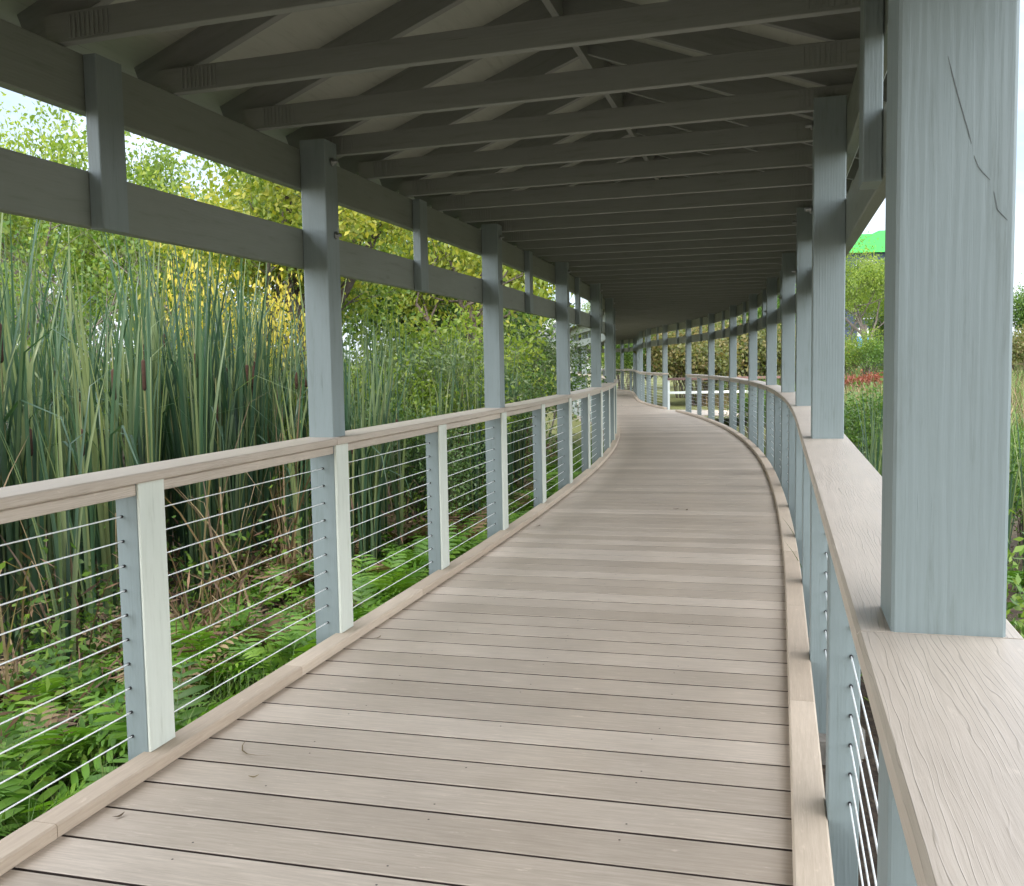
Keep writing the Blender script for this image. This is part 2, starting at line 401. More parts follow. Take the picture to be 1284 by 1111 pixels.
for side in (-1,1):
    m1=MB(); n=260; rings=[];lens=[]
    for i in range(n+1):
        s=-9+66.5*i/n; zz=0
        e=side*1.50; sl=(RZ-2.395)/1.40
        def zr(o): return RZ+.137-abs(o)*sl
        rings.append([P(s,0.0 if side<0 else .001,zr(0)),P(s,e,zr(1.5)),P(s,e,zr(1.5)+.03),P(s,0.0 if side<0 else .001,zr(0)+.03)]); lens.append(s)
    if side>0: rings=[r[::-1] for r in rings]
    m1.loft(rings,lens,[0,1.55,1.58,3.1,3.13]); m1.build('roof_sheathing',M['sheath'],can)
    m1=MB(); rings=[]
    for i in range(n+1):
        s=-9+66.5*i/n
        rings.append([P(s,0.0 if side<0 else .001,zr(0)+.034),P(s,side*1.55,zr(1.55)+.034),P(s,side*1.55,zr(1.55)+.046),P(s,0.0 if side<0 else .001,zr(0)+.046)])
    if side>0: rings=[r[::-1] for r in rings]
    m1.loft(rings,lens,[0,1.55,1.58,3.1,3.13]); m1.build('roof_covering',M['shingle'],can)
    m1=MB(); rings=[]
    for i in range(n+1):
        s=-9+66.5*i/n; o0,o1=sorted((side*1.503,side*1.528)); rings.append([P(s,o0,zr(1.5)-.11),P(s,o1,zr(1.5)-.11),P(s,o1,zr(1.5)+.02),P(s,o0,zr(1.5)+.02)])
    m1.loft(rings,lens,[0,.025,.155,.18,.31]); m1.build('fascia',M['paint'],can)

# ------------------------------------------------------------------ railings
CZ=[.10+.0845*i for i in range(10)]
def railing(side,ka,kb,label):
    rt=thing('railing',label,'railing',P(post_s(kb) if kb<0 else post_s(kb),side*1.2,0)*0)
    # cap boards, one per bay
    for k in range(kb-0,ka):
        a,b=post_s(k),post_s(k+1)
        m1=MB(); o0,o1=sorted((side*1.065,side*1.258)); curve_board(m1,a+.002-.115,b-.002-.115,o0,o1,.978,1.012,6,.005); hr=m1.build('handrail',M['cap'],rt)
        for x0,x1 in ((a+.072,(a+b)/2-.072),((a+b)/2+.072,b-.072)):
            m2=MB(); o0,o1=sorted((side*1.108,side*1.146)); curve_board(m2,x0,x1,o0,o1,.932,.970,3,.003); m2.build('lower_rail',M['cap'],hr)
    for k in range(kb,ka):
        sp=(post_s(k)+post_s(k+1))/2; t=T(sp); m1=MB(); c=P(sp,side*(OI+.045),0)
        m1.beam(c+Vector((0,0,-.27)),c+Vector((0,0,.9765)),.084,.14,up=t,ch=.003); po=m1.build('rail_post',M['paint'],rt)
        if side<0:
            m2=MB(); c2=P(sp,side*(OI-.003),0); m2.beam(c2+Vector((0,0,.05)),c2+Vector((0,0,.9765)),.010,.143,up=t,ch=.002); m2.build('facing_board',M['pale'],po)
        m2=MB(); 
        if k<9:
            m2.tube([c+Vector((0,0,-.46)),c+Vector((0,0,-.268))],.11,12); m2.build('footing',M['concrete'],po)
    oc=side*(OI+.062)
    for z in CZ:
        m1=MB(); pts=[]
        for k in range(kb,ka):
            pts+= [P(post_s(k),oc,z),P((post_s(k)+post_s(k+1))/2,oc,z)]
        pts.append(P(post_s(ka),oc,z)); m1.tube(pts,.0024,6,tint=.5); nf0=len(m1.f)
        for i_,pt_ in enumerate(pts):   # dark sleeves where the cable enters a post, part of the cable
            if i_>18: break
            hw=.068 if i_%2==0 else .07
            for sg in (-1,1):
                q_=pts[i_+sg] if 0<=i_+sg<len(pts) else None
                if q_ is None: continue
                dd=(q_-pt_).normalized(); m1.tube([pt_+dd*(hw-.002),pt_+dd*(hw+.007)],.0055,7)
        co_=m1.build('cable',M['steel'],rt,True); co_.data.materials.append(M['darksteel'])
        for f_ in range(nf0,len(m1.f)): co_.data.polygons[f_].material_index=1
    return rt
railing(-1,KMAX,-2,'long steel cable railing with brown handrail along the left edge of the boardwalk')
railing(1,7,-2,'steel cable railing with brown handrail on the near right side, ending at the side opening')
railing(1,KMAX,8,'far steel cable railing on the right beyond the side opening, curving away')

# side platform and its railing
plat=bpy.data.objects.new('side_path',None); col.objects.link(plat); tag(plat,kind='structure')
A=P(27.6,1.13,0); sd=Sd(27.6); t=T(27.6)
mb=MB(); x=0.0
while x<3.4:
    zz=-.06-min(x,3)*.03
    mb.beam(A+sd*x-t*1.45+Vector((0,0,zz)),A+sd*x+t*1.5+Vector((0,0,zz)),.13,.03,ch=.003); x+=.137
mb.build('platform_boards',M['deck'],plat)
sr=thing('side_railing','white post and rail fence with red brown top rail beside the side platform','railing',A+t*1.5)
def wl(v): return v-sr.location
for i in range(3):
    x=.12+i*1.55; m1=MB(); c=A+sd*x+t*1.5; m1.beam(wl(c+Vector((0,0,-.4))),wl(c+Vector((0,0,.80))),.09,.09,up=t); m1.build('post',M['white'],sr)
m1=MB(); m1.beam(wl(A+sd*.1+t*1.5+Vector((0,0,.835))),wl(A+sd*3.4+t*1.5+Vector((0,0,.835))),.15,.07); m1.build('top_rail',M['red'],sr)
m1=MB(); m1.beam(wl(A+sd*.1+t*1.45+Vector((0,0,.44))),wl(A+sd*3.4+t*1.45+Vector((0,0,.44))),.02,.07); m1.build('middle_rail',M['white'],sr)

# ------------------------------------------------------------------ plants
def raw(name,verts,faces4,tint,mat,smooth=False):
    """numpy quads -> mesh"""
    me=bpy.data.meshes.new(name); nv=len(verts); nf=len(faces4)
    me.vertices.add(nv); me.vertices.foreach_set('co',np.asarray(verts,dtype=np.float32).ravel())
    me.loops.add(nf*4); me.loops.foreach_set('vertex_index',np.asarray(faces4,dtype=np.int32).ravel())
    me.polygons.add(nf); me.polygons.foreach_set('loop_start',np.arange(0,nf*4,4,dtype=np.int32)); me.polygons.foreach_set('loop_total',np.full(nf,4,dtype=np.int32))
    if smooth: me.polygons.foreach_set('use_smooth',np.ones(nf,dtype=bool))
    at=me.attributes.new('tint','FLOAT','FACE'); at.data.foreach_set('value',np.asarray(tint,dtype=np.float32))
    me.materials.append(mat); me.update(calc_edges=True); return me
def ribbons(specs):
    """specs: list of (pts(k,3), side(3), widths(k), tint, fold) -> verts, quads, tint"""
    V=[];F=[];Tt=[];b=0
    for pts,side,w,tn,fold in specs:
        k=len(pts); pts=np.asarray(pts); w=np.asarray(w)[:,None]; side=np.asarray(side,float)
        if fold:
            nrm=np.cross(side,pts[-1]-pts[0]); nrm/= (np.linalg.norm(nrm)+1e-9)
            V.append(np.concatenate([pts-side*w, pts+nrm*w*fold, pts+side*w]))
            for i in range(k-1):
                F.append((b+i,b+k+i,b+k+i+1,b+i+1)); F.append((b+k+i,b+2*k+i,b+2*k+i+1,b+k+i+1)); Tt+=[tn,tn]
            b+=3*k
        else:
            V.append(np.concatenate([pts-side*w, pts+side*w]))
            for i in range(k-1): F.append((b+i,b+k+i,b+k+i+1,b+i+1)); Tt.append(tn)
            b+=2*k
    return np.concatenate(V),F,Tt
def unit(a): a=np.asarray(a,float); return a/(np.linalg.norm(a)+1e-9)
def blade(base,h,lean,az,w,tint,k=9,bend=None,fold=.25,tw=0):
    """a strap leaf; lean = sideways travel at the tip, bend = height fraction where it kinks over"""
    d=np.array([math.cos(az),math.sin(az),0]); sidea=az+math.pi/2+tw; sd=np.array([math.cos(sidea),math.sin(sidea),0])
    t=np.linspace(0,1,k); pts=np.zeros((k,3))
    pts[:,2]=h*t; pts+= d[None,:]*(lean*t**2.2)[:,None]
    if bend is not None:
        for i,tt in enumerate(t):
            if tt>bend:
                u=(tt-bend); L_=h*u; ang=min(2.4,u*6)
                pb=np.array([*(d[:2]*lean*bend**2.2),h*bend]); pts[i]=pb+d*L_*math.sin(ang)*.8+np.array([0,0,1])*L_*math.cos(ang)*.8
    wd=w*np.clip(np.minimum(1,.55+t*2)*(1-t**3.5),.03,1)
    return (pts+np.asarray(base),sd,wd,tint,fold)
def cattail_mesh(i):
    sp=[]; n=random.randint(10,14); h0=random.uniform(2.15,2.75)
    for j in range(n):
        a=random.uniform(0,6.28); b=(math.cos(a)*random.uniform(0,.05),math.sin(a)*random.uniform(0,.05),-.05)
        h=h0*random.uniform(.72,1.0); bend=random.uniform(.6,.9) if random.random()<.22 else None
        sp.append(blade(b,h,random.uniform(.04,.42),a+random.uniform(-.5,.5),random.uniform(.009,.0165),random.random(),10,bend,.3,random.uniform(-1,1)))
    V,F,Tt=ribbons(sp); return raw('leaves',V,F,Tt,M['cattail']),h0
def dry_mesh(i):
    sp=[]
    for j in range(random.randint(7,12)):
        a=random.uniform(0,6.28); h=random.uniform(.5,1.7)
        sp.append(blade((random.uniform(-.1,.1),random.uniform(-.1,.1),-.05),h,random.uniform(.1,.9),a,random.uniform(.003,.009),random.random(),8,random.uniform(.3,.85) if random.random()<.6 else None,.2,random.uniform(-1,1)))
    V,F,Tt=ribbons(sp); return raw('dry_leaves',V,F,Tt,M['dry'])
def fern_mesh(i):
    sp=[]
    for j in range(random.randint(8,12)):
        az=random.uniform(0,6.28); ln=random.uniform(.26,.48); d=np.array([math.cos(az),math.sin(az),0]); tn=random.random()
        K=11; t=np.linspace(0,1,K); el=random.uniform(1.15,1.55)
        ang=el-t*random.uniform(1.0,1.7); pts=np.zeros((K,3)); 
        for q in range(1,K): pts[q]=pts[q-1]+(d*math.cos(ang[q])+np.array([0,0,math.sin(ang[q])]))*ln/(K-1)
        sd=np.array([-d[1],d[0],0]); sp.append((pts,sd,np.full(K,.0022),tn*.6,0))
        for q in range(3,K):
            tt=t[q]; pl=ln*.36*math.sin(math.pi*min(1,(tt-.1)*.93+.08))**.7*(1.15-tt*.55)
            fw=(pts[q]-pts[q-1]); fw=unit(fw)
            up_=np.cross(sd,fw)
            for s_ in (-1,1):
                dirn=unit(sd*s_*.9+fw*.5+up_*random.uniform(-.15,.1)); wv=unit(np.cross(dirn,np.cross(sd,fw)))
                tp=np.linspace(0,1,5)[:,None]; pp=pts[q]+dirn*pl*tp-np.array([0,0,1])*(tp**2)*pl*.22
                sp.append((pp,fw,pl*np.array([.06,.10,.105,.07,.008])+.001,min(1,max(0,tn*.6+random.uniform(0,.4))),.15))
    V,F,Tt=ribbons(sp); return raw('fronds',V,F,Tt,M['fern'])
def grass_mesh(mat,n,h0,h1,spread,w=.0025):
    sp=[]
    for j in range(n):
        a=random.uniform(0,6.28); r=spread*math.sqrt(random.random())
        sp.append(blade((math.cos(a)*r,math.sin(a)*r,-.03),random.uniform(h0,h1),random.uniform(.05,.6)*h1,random.uniform(0,6.28),w*random.uniform(.6,1.4),random.random(),5,random.uniform(.5,.9) if random.random()<.3 else None,0,0))
    V,F,Tt=ribbons(sp); return raw('blades',V,F,Tt,mat)
def leaf_cloud(C,size,asp,droop,tint,mat,name='crown',horiz=.5):
    """C: Nx3 leaf centres; each leaf a folded pair of quads-> rhombus of two quads"""
    n=len(C); d=rng.normal(size=(n,3)); d[:,2]-=droop; d/=np.linalg.norm(d,axis=1)[:,None]
    r=rng.normal(size=(n,3)); r[:,2]*=horiz; s=np.cross(d,r); s/=np.linalg.norm(s,axis=1)[:,None]+1e-9
    nn=np.cross(d,s); L_=(size*rng.uniform(.6,1.3,n))[:,None]; w=L_*asp
    base=C; mid=C+d*L_*.45; tip=C+d*L_
    V=np.stack([base,mid+s*w+nn*w*.3,tip,mid-s*w+nn*w*.3],1).reshape(-1,3)
    F=np.arange(n*4,dtype=np.int32).reshape(n,4)
    return raw(name,V,F,tint,mat)
def branchy(mb,p,d,ln,r,depth,tips,spread=.5,up=.12,kids=(2,3),tw=[0]):
    n=5; pts=[p]; rad=[r]; dd=Vector(d)
    for i in range(n):
        dd=(dd+Vector((random.uniform(-1,1),random.uniform(-1,1),random.uniform(-.6,.8)+up))*.16).normalized()
        pts.append(pts[-1]+dd*ln/n); rad.append(r*(1-.55*(i+1)/n))
    mb.tube(pts,rad,7 if depth>2 else 5 if depth>1 else 3,False)
    if depth<=0: tips+= [pts[-1],pts[-3],pts[-2]]; return
    if depth<=1: tips+=[pts[-1],pts[-2]]
    for k in range(random.randint(*kids)):
        i=random.randint(2,n); ax=Vector((random.uniform(-1,1),random.uniform(-1,1),random.uniform(-.3,.7))).normalized()
        nd=(dd*(1-spread)+ax*spread*1.5).normalized()
        branchy(mb,pts[i],nd,ln*random.uniform(.6,.82),rad[i]*.68,depth-1,tips,spread,up,kids)
def tree_meshes(h,r,kind,nleaf,lsize,asp,mat,bark,depth=4,stems=1,spread=.5,clump=.35,trunk=.35,droop=.4,bare=0,lean=.1,kids=(2,3)):
    mb=MB(); tips=[]
    for s in range(stems):
        a=random.uniform(0,6.28); off=Vector((math.cos(a),math.sin(a),0))*(0 if stems==1 else random.uniform(0,.25))
        d=Vector((math.cos(a)*lean,math.sin(a)*lean,1)).normalized() if stems==1 else Vector((math.cos(a)*.45,math.sin(a)*.45,1)).normalized()
        p=off+Vector((0,0,-.1)); n=5; pts=[p]; rad=[r*1.25]
        th=h*trunk
        for i in range(n):
            d=(d+Vector((random.uniform(-1,1),random.uniform(-1,1),.3))*.07).normalized(); pts.append(pts[-1]+d*th/n); rad.append(r*(1-.25*(i+1)/n))
        mb.tube(pts,rad,10 if stems==1 else 5,False)
        for k in range(4 if stems==1 else 2):
            ax=Vector((random.uniform(-1,1),random.uniform(-1,1),random.uniform(0,1))).normalized()
            nd=(d*(1-spread*.8)+ax*spread*1.3).normalized()
            branchy(mb,pts[random.randint(3,n)],nd,h*.28,r*.55,depth-1,tips,spread,kids=kids)
    tp=np.array([tuple(t) for t in tips]); 
    k=rng.integers(0,len(tp),nleaf); sub=rng.normal(size=(len(tp),3))*clump*.3
    C=tp[k]+sub[k]+rng.normal(size=(nleaf,3))*clump*np.array([1,1,.7])*.6
    ct=rng.uniform(0,1,len(tp)); tint=np.clip(ct[k]*.55+rng.uniform(0,.45,nleaf),0,1)
    C[:,2]=np.maximum(C[:,2],.15)
    me=leaf_cloud(C,lsize,asp,droop,tint,mat)
    # trunk mesh without linking
    tm=bpy.data.meshes.new('trunk'); tm.from_pydata(mb.v,[],mb.f)
    uv=tm.uv_layers.new(name='UVMap'); uv.data.foreach_set('uv',np.array(mb.uv,dtype=np.float32).ravel())
    tm.polygons.foreach_set('use_smooth',[True]*len(tm.polygons)); tm.materials.append(bark); tm.update()
    return tm,me
def plant(name,label,cat,x,y,parts,rz=None,sc_=1,group=None,dz=0,szz=None):
    e=thing(name,label,cat,gp(x,y,dz),group); e.rotation_euler[2]=random.uniform(0,6.28) if rz is None else rz
    e.scale=(sc_,sc_,sc_*(szz or 1))
    for nm,me in parts: 
        if me: link(nm,me,e)
    return e
def xy(px,d):  # lateral position that a bearing takes at forward distance d
    return ((px-642)/1240*d, d)

# --- cattails, left stand
cat=[cattail_mesh(i) for i in range(9)]
heads=[]
for i in range(3):
    mb=MB(); h=random.uniform(1.45,1.75); l=random.uniform(-.12,.12)
    pts=[(0,0,0),(l*.3,0,h*.5),(l,0,h)]; mb.tube(pts+[(l,0,h+.36)],[.005,.005,.004,.002],5); st=MB()
    hd=MB(); hl=random.uniform(.15,.2); hd.tube([(l,0,h),(l,0,h+.012),(l,0,h+hl-.01),(l,0,h+hl)],[.006,.0125,.0125,.005],9)
    def mesh_of(b,nm,mat):
        o=b.build(nm,mat,None,True); m_=o.data; bpy.data.objects.remove(o); return m_
    heads.append((mesh_of(mb,'flower_stalk',M['stem']),mesh_of(hd,'seed_head',M['seed'])))
CL='blue green cattail in the dense stand left of the boardwalk'
def cattail(x,y,label,group,sc_=1,head=.3):
    me,h=random.choice(cat); pr=[('leaves',me)]
    e=plant('cattail',label,'cattail',x,y,pr,sc_=sc_,group=group,szz=random.uniform(.88,1.1))
    if random.random()<head:
        st,hd=random.choice(heads); a=link('flower_stalk',st,e); link('seed_head',hd,a); a.rotation_euler[2]=random.uniform(0,6)
    return e
cnt=0
for i in range(3000):
    s=random.uniform(1.2,17); dmax=4.2 if s<9 else 2.2
    o=-(2.55+abs(random.gauss(0,.5))*dmax*.55+random.random()*.8)
    if s>9 and random.random()<.1: continue
    if s>11.5 and random.random()<.5: continue
    p=P(s,o); px=642+p.x/p.y*1240 if p.y>.3 else -9999
    if px<-160 or p.y<2.4: continue
    if px>640: continue
    cattail(p.x,p.y,CL,'cattails left of the boardwalk',sc_=random.uniform(.88,1.18)*(1 if s<8.5 else .80),head=.42 if o>-3.6 else .15); cnt+=1
    if cnt>=235: break
for i in range(58):
    s=random.uniform(6.6,12.5); o=-random.uniform(1.85,2.9); p=P(s,o)
    cattail(p.x,p.y,CL,'cattails left of the boardwalk',sc_=random.uniform(.66,.86),head=.2)
# dry stalks among them
dry=[dry_mesh(i) for i in range(6)]
for i in range(70):
    s=random.uniform(1.5,15); o=-random.uniform(2.0,3.7); p=P(s,o)
    if p.y<2.2: continue
    plant('dry_reed','tuft of dry tan reed blades bent among the cattails on the left','dry reeds',p.x,p.y,[('dry_leaves',random.choice(dry))],sc_=random.uniform(.6,1.1),group='dry reeds among the cattails')
# ferns
fern=[fern_mesh(i) for i in range(6)]
for i in range(175):
    s=random.uniform(1.6,15); o=-(1.38+1.25*random.random()**1.2); p=P(s,o)
    if p.y<1.9: continue
    plant('fern','bright green fern growing close beside the left edge of the boardwalk','fern',p.x,p.y,[('fronds',random.choice(fern))],sc_=random.uniform(.75,1.15),group='ferns along the left edge',dz=random.uniform(-.04,.02))
for i in range(34):
    s=random.uniform(.5,14); o=(1.75+1.6*random.random()) if s>3.4 else 1.9+1.2*random.random(); p=P(s,o)
    plant('fern','green fern on the bare soil right of the boardwalk','fern',p.x,p.y,[('fronds',random.choice(fern))],sc_=random.uniform(.5,.95),group='ferns right of the boardwalk')
# grass tufts under the rail
dfern=[fern_mesh(i) for i in range(3)]
for m_ in dfern: m_.materials[0]=M['dry']
for i in range(46):
    s=random.uniform(1.8,14); o=-(1.6+1.5*random.random()); p=P(s,o)
    if p.y<2.0: continue
    plant('withered_fern','brown withered fern among the green ferns on the left','fern',p.x,p.y,[('fronds',random.choice(dfern))],sc_=random.uniform(.7,1.1),group='withered ferns on the left',dz=.02)
gr=[grass_mesh(M['grass'],90,.10,.34,.16) for i in range(4)]
grass_all=[]
def merged(name,meshes_xf,mat,kind='stuff',label=None,cat_=None):
    Vs=[];Fs=[];Ts=[];b=0
    for me,x,y,rz,s_ in meshes_xf:
        nv=len(me.vertices); c=np.empty(nv*3,dtype=np.float32); me.vertices.foreach_get('co',c); c=c.reshape(-1,3)*s_
        ca,sa=math.cos(rz),math.sin(rz); X=c[:,0]*ca-c[:,1]*sa+x; Y=c[:,0]*sa+c[:,1]*ca+y; Z=c[:,2]+gz(x,y)
        Vs.append(np.stack([X,Y,Z],1)); nf=len(me.polygons); q=np.empty(nf*4,dtype=np.int32); me.loops.foreach_get('vertex_index',q); Fs.append(q.reshape(-1,4)+b); b+=nv
        t_=np.empty(nf,dtype=np.float32); me.attributes['tint'].data.foreach_get('value',t_); Ts.append(t_)
    o=link(name,raw(name,np.concatenate(Vs),np.concatenate(Fs),np.concatenate(Ts),mat)); o['kind']=kind
    if label: tag(o,label,cat_)
    return o
xf=[]
for i in range(330):
    s=random.uniform(1.5,20); o=-random.uniform(1.25,2.0) if random.random()<.8 else random.uniform(1.3,3.0); p=P(s,o)
    if o>0 and s<4: continue
    xf.append((random.choice(gr),p.x,p.y,random.uniform(0,6),random.uniform(.6,1.1)))
merged('grass',xf,M['grass'],label='short dark green grass growing between the ferns beside the deck',cat_='grass')
# leaf litter and brush
n=9000; s_=rng.uniform(-1,18,n); o_=np.where(rng.random(n)<.72,-rng.uniform(1.2,5,n),rng.uniform(1.2,4,n))
C=np.array([tuple(P(a,b)) for a,b in zip(s_,o_)]); C[:,2]=[gz(x,y)+abs(rng.normal())*.03 for x,y in C[:,:2]]
tag(link('leaf_litter',leaf_cloud(C,.038,.22,.0,rng.random(n),M['litter'],'leaf_litter',.3)),'brown dead leaves scattered over the wet soil beside the walk','leaf litter',kind='stuff')
n=16000; s_=rng.uniform(1,18,n); o_=-rng.uniform(1.9,5.2,n)
C=np.array([tuple(P(a,b)) for a,b in zip(s_,o_)]); C[:,2]=[gz(x,y)+abs(rng.normal())*.26 for x,y in C[:,:2]]
tag(link('dead_undergrowth',leaf_cloud(C,.12,.055,.15,rng.random(n),M['brush'],'dead_undergrowth',.8)),'tangle of dead brown leaves and stems at the foot of the cattails','undergrowth',kind='stuff')
# low leafy weeds between (mid green broad leaves)
wd=[]
for i in range(4):
    n=420; C=rng.normal(size=(n,3))*np.array([.16,.16,.18]); C[:,2]=abs(C[:,2])*1.3+.05
    wd.append(leaf_cloud(C,.042,.22,.1,rng.random(n),M['leaf_green'],'leaves',.4))
for i in range(70):
    s=random.uniform(2,16); o=-random.uniform(2.0,3.6); p=P(s,o)
    plant('leafy_weed','low leafy green weed between the ferns and the cattails','weed',p.x,p.y,[('leaves',random.choice(wd))],sc_=random.uniform(.7,1.6),group='leafy weeds at the foot of the cattails')

# --- shrubs and trees
random.seed(21); rng=np.random.default_rng(21)
tm_lime=[tree_meshes(5.2,.09,0,13000,.075,.24,M['leaf_lime'],M['greybark'],4,clump=.30,spread=.6) for i in range(2)]
tm_yel=tree_meshes(6.0,.17,0,20000,.085,.26,M['leaf_yellow'],M['bark'],4,clump=.34,spread=.66,trunk=.5,droop=.7)
tm_yel2=tree_meshes(5.0,.09,0,8000,.085,.26,M['leaf_yellow'],M['bark'],4,clump=.32,spread=.62,trunk=.3,droop=.7)
tm_gold=tree_meshes(3.1,.03,0,1500,.06,.26,M['leaf_gold'],M['bark'],2,clump=.30,spread=.6,trunk=.5,droop=.8)
tm_bare=tree_meshes(5.0,.06,0,700,.07,.24,M['leaf_green'],M['greybark'],5,clump=.4,spread=.5,trunk=.25,kids=(2,3))
tm_green=[tree_meshes(6.0,.11,0,16000,.11,.26,M['leaf_green'],M['bark'],4,clump=.55,spread=.55,trunk=.22) for i in range(2)]
sh_sil=[tree_meshes(2.4,.02,0,5500,.055,.2,M['leaf_silver'],M['greybark'],3,stems=7,clump=.17,spread=.45,trunk=.4,droop=.1) for i in range(2)]
sh_lime=[tree_meshes(2.8,.02,0,6000,.07,.24,M['leaf_lime'],M['bark'],3,stems=7,clump=.2,spread=.5,trunk=.35) for i in range(2)]
sh_dark=[tree_meshes(2.4,.022,0,9500,.055,.22,M['leaf_dark'],M['bark'],3,stems=9,clump=.28,spread=.4,trunk=.4,droop=.1) for i in range(2)]
sh_green=[tree_meshes(2.2,.02,0,6500,.06,.26,M['leaf_green'],M['bark'],3,stems=8,clump=.28,spread=.45,trunk=.35) for i in range(2)]
sh_rust=[tree_meshes(3.0,.02,0,6000,.12,.30,M['leaf_rust'],M['bark'],3,stems=9,clump=.36,spread=.42,trunk=.35) for i in range(2)]
sh_red=tree_meshes(1.3,.012,0,1800,.10,.32,M['leaf_red'],M['bark'],2,stems=8,clump=.25,spread=.45,trunk=.35)
RAD={}
def put(tm,name,label,cat_,px,d,s=1,group=None,szz=None,rz=None,ty=None):
    key=id(tm[1])
    if key not in RAD:
        c=np.empty(len(tm[1].vertices)*3,dtype=np.float32); tm[1].vertices.foreach_get('co',c); c=c.reshape(-1,3); c=c[c[:,2]*s<3.4] if (c[:,2]*s<3.4).any() else c
        RAD[key]=float(np.percentile(np.hypot(c[:,0],c[:,1]),98))
    rr_=RAD[key]*s
    for _ in range(60):
        x,y=xy(px,d); g=np.hypot(PX-x,PY-y); j=int(np.argmin(g))
        if g[j]>1.45+rr_: break
        if px<640: d*=1.03; s*=1.012
        else: px+=4 if (x-PX[j])*math.cos(HH[j])-(y-PY[j])*math.sin(HH[j])>0 else -4
    if ty:
        c=np.empty(len(tm[1].vertices)*3,dtype=np.float32); tm[1].vertices.foreach_get('co',c); hz=float(np.percentile(c[2::3],99.5))
        szz=(1.35+(460-ty)/1240*d-gz(x,y))/(hz*s)
    return plant(name,label,cat_,x,y,[('trunk',tm[0]),('crown',tm[1])],sc_=s,group=group,szz=szz,rz=rz)
put(tm_lime[0],'tree','airy pale green tree rising highest at the far left edge','tree',30,15,1.18,rz=.4,ty=120)
put(tm_lime[1],'tree','pale green tree with thin crown seen past the short upper post','tree',205,16,1.0,ty=175)
put(tm_lime[0],'tree','light green tree low behind the cattails at the left','tree',-60,13,.9,rz=2)
put(tm_bare,'bare_tree','nearly bare tree with a tangle of thin twigs above the cattails','tree',150,12,1.0,ty=215)
put(tm_bare,'bare_tree','sparse grey branched tree against the sky left of the yellow leaves','tree',262,13,.95,rz=2.2,ty=200)
put(tm_bare,'bare_tree','leafless crooked tree at the far left behind the tallest cattails','tree',50,11,.95,rz=4.0,ty=215)
put(tm_yel,'maple_tree','maple with yellow green autumn leaves and thick dark trunk','tree',447,11.5,1.0,rz=1.0,ty=100)
put(tm_lime[0],'maple_tree','smaller lime leaved tree left of the thick dark trunk','tree',320,13,1.0,ty=190)
put(tm_yel2,'maple_tree','yellow green tree behind the second tall post on the left','tree',590,15,1.15,rz=2.5,ty=150)
put(tm_gold,'sapling','slender sapling with golden yellow leaves above the cattails','tree',285,9.5,.72,ty=300)
put(tm_gold,'sapling','golden leaved sapling just left of the first tall post','tree',345,10.5,.7,rz=3,ty=315)
put(tm_green[0],'tree','bushy green tree beyond the maple','tree',520,19,1.1)
put(tm_green[1],'tree','leafy green tree standing behind the third bay','tree',660,22,1.1)
put(tm_green[0],'tree','green tree behind the far bays of the left side','tree',720,27,1.05,rz=3)
put(tm_green[1],'tree','round green tree far left beyond the bare trees','tree',330,24,.8,rz=1)
put(tm_green[0],'tree','green tree in the distance beyond the cattail stand','tree',120,26,.62,rz=5,ty=230)
put(tm_green[1],'tree','mid green tree filling the gap behind the leftmost bare trees','tree',20,24,.7,rz=2,ty=215)
put(tm_green[0],'tree','mid green tree between the bare trees and the maple','tree',235,23,.75,rz=1,ty=235)
put(tm_lime[1],'tree','leafy light green tree by the distant left curve','tree',735,58,1.3,rz=2)
put(tm_green[1],'tree','broad green tree closing the view past the far bend','tree',768,63,1.1,rz=4)
put(sh_rust[0],'bush','large mixed green and rust bush past the end of the far railing','bush',790,60,1.5,rz=2)
put(sh_lime[0],'bush','light green bush past the end of the far railing','bush',772,57,1.3,rz=2)
put(sh_lime[1],'bush','lime bush at the foot of the feathery tree','bush',1072,48,1.35,rz=2)
put(sh_green[0],'bush','green bush beside the blue panel at the foot of the feathery tree','bush',1096,47,1.3,rz=3)
put(sh_lime[0],'shrub','lime green shrub in front of the maple trunk','shrub',520,9.8,.8)
put(sh_sil[0],'shrub','shrub with small grey green leaves beside the second post','shrub',525,9.6,.98)
put(sh_lime[1],'shrub','yellowish green shrub left of the second tall post','shrub',575,11.5,1.15)
put(sh_sil[1],'shrub','silvery leaved shrub with many thin stems right of the second post','shrub',655,12.5,1.05)
put(sh_green[0],'shrub','green shrub between the second and third posts','shrub',690,15.5,1.15)
put(sh_sil[0],'shrub','tall willowy shrub crowding the third post','shrub',665,15.0,1.25,rz=2)
put(sh_dark[0],'shrub','dark shrub at the foot of the maple','shrub',500,8.6,.62)
put(sh_dark[1],'shrub','dark green shrub low beside the railing','shrub',600,10.3,.72)
put(sh_dark[0],'shrub','dark shrub behind the fourth post','shrub',715,19,1.1,rz=2)
put(sh_sil[1],'shrub','pale willowy shrub beyond the fourth post','shrub',732,22,1.2,rz=2)
put(sh_lime[0],'shrub','olive shrub low behind the middle of the cattail stand','shrub',230,10.8,.98,rz=2)
put(sh_lime[1],'shrub','yellow green shrub behind the cattails left of the first post','shrub',350,9.8,.86,rz=1)
put(sh_lime[0],'shrub','bushy yellow green shrub behind the leftmost cattails','shrub',110,12,.95,rz=3)
for i,(px,d,s_) in enumerate([(505,9.6,.5),(585,10.6,.55),(690,14,.55)]):
    put(tm_bare,'bare_bush',['thin dark stemmed bush with few leaves right of the maple trunk','thin dark stemmed bush just left of the second tall post','thin stemmed bush between the second and third tall posts'][i],'bush',px,d,s_,rz=i*2)
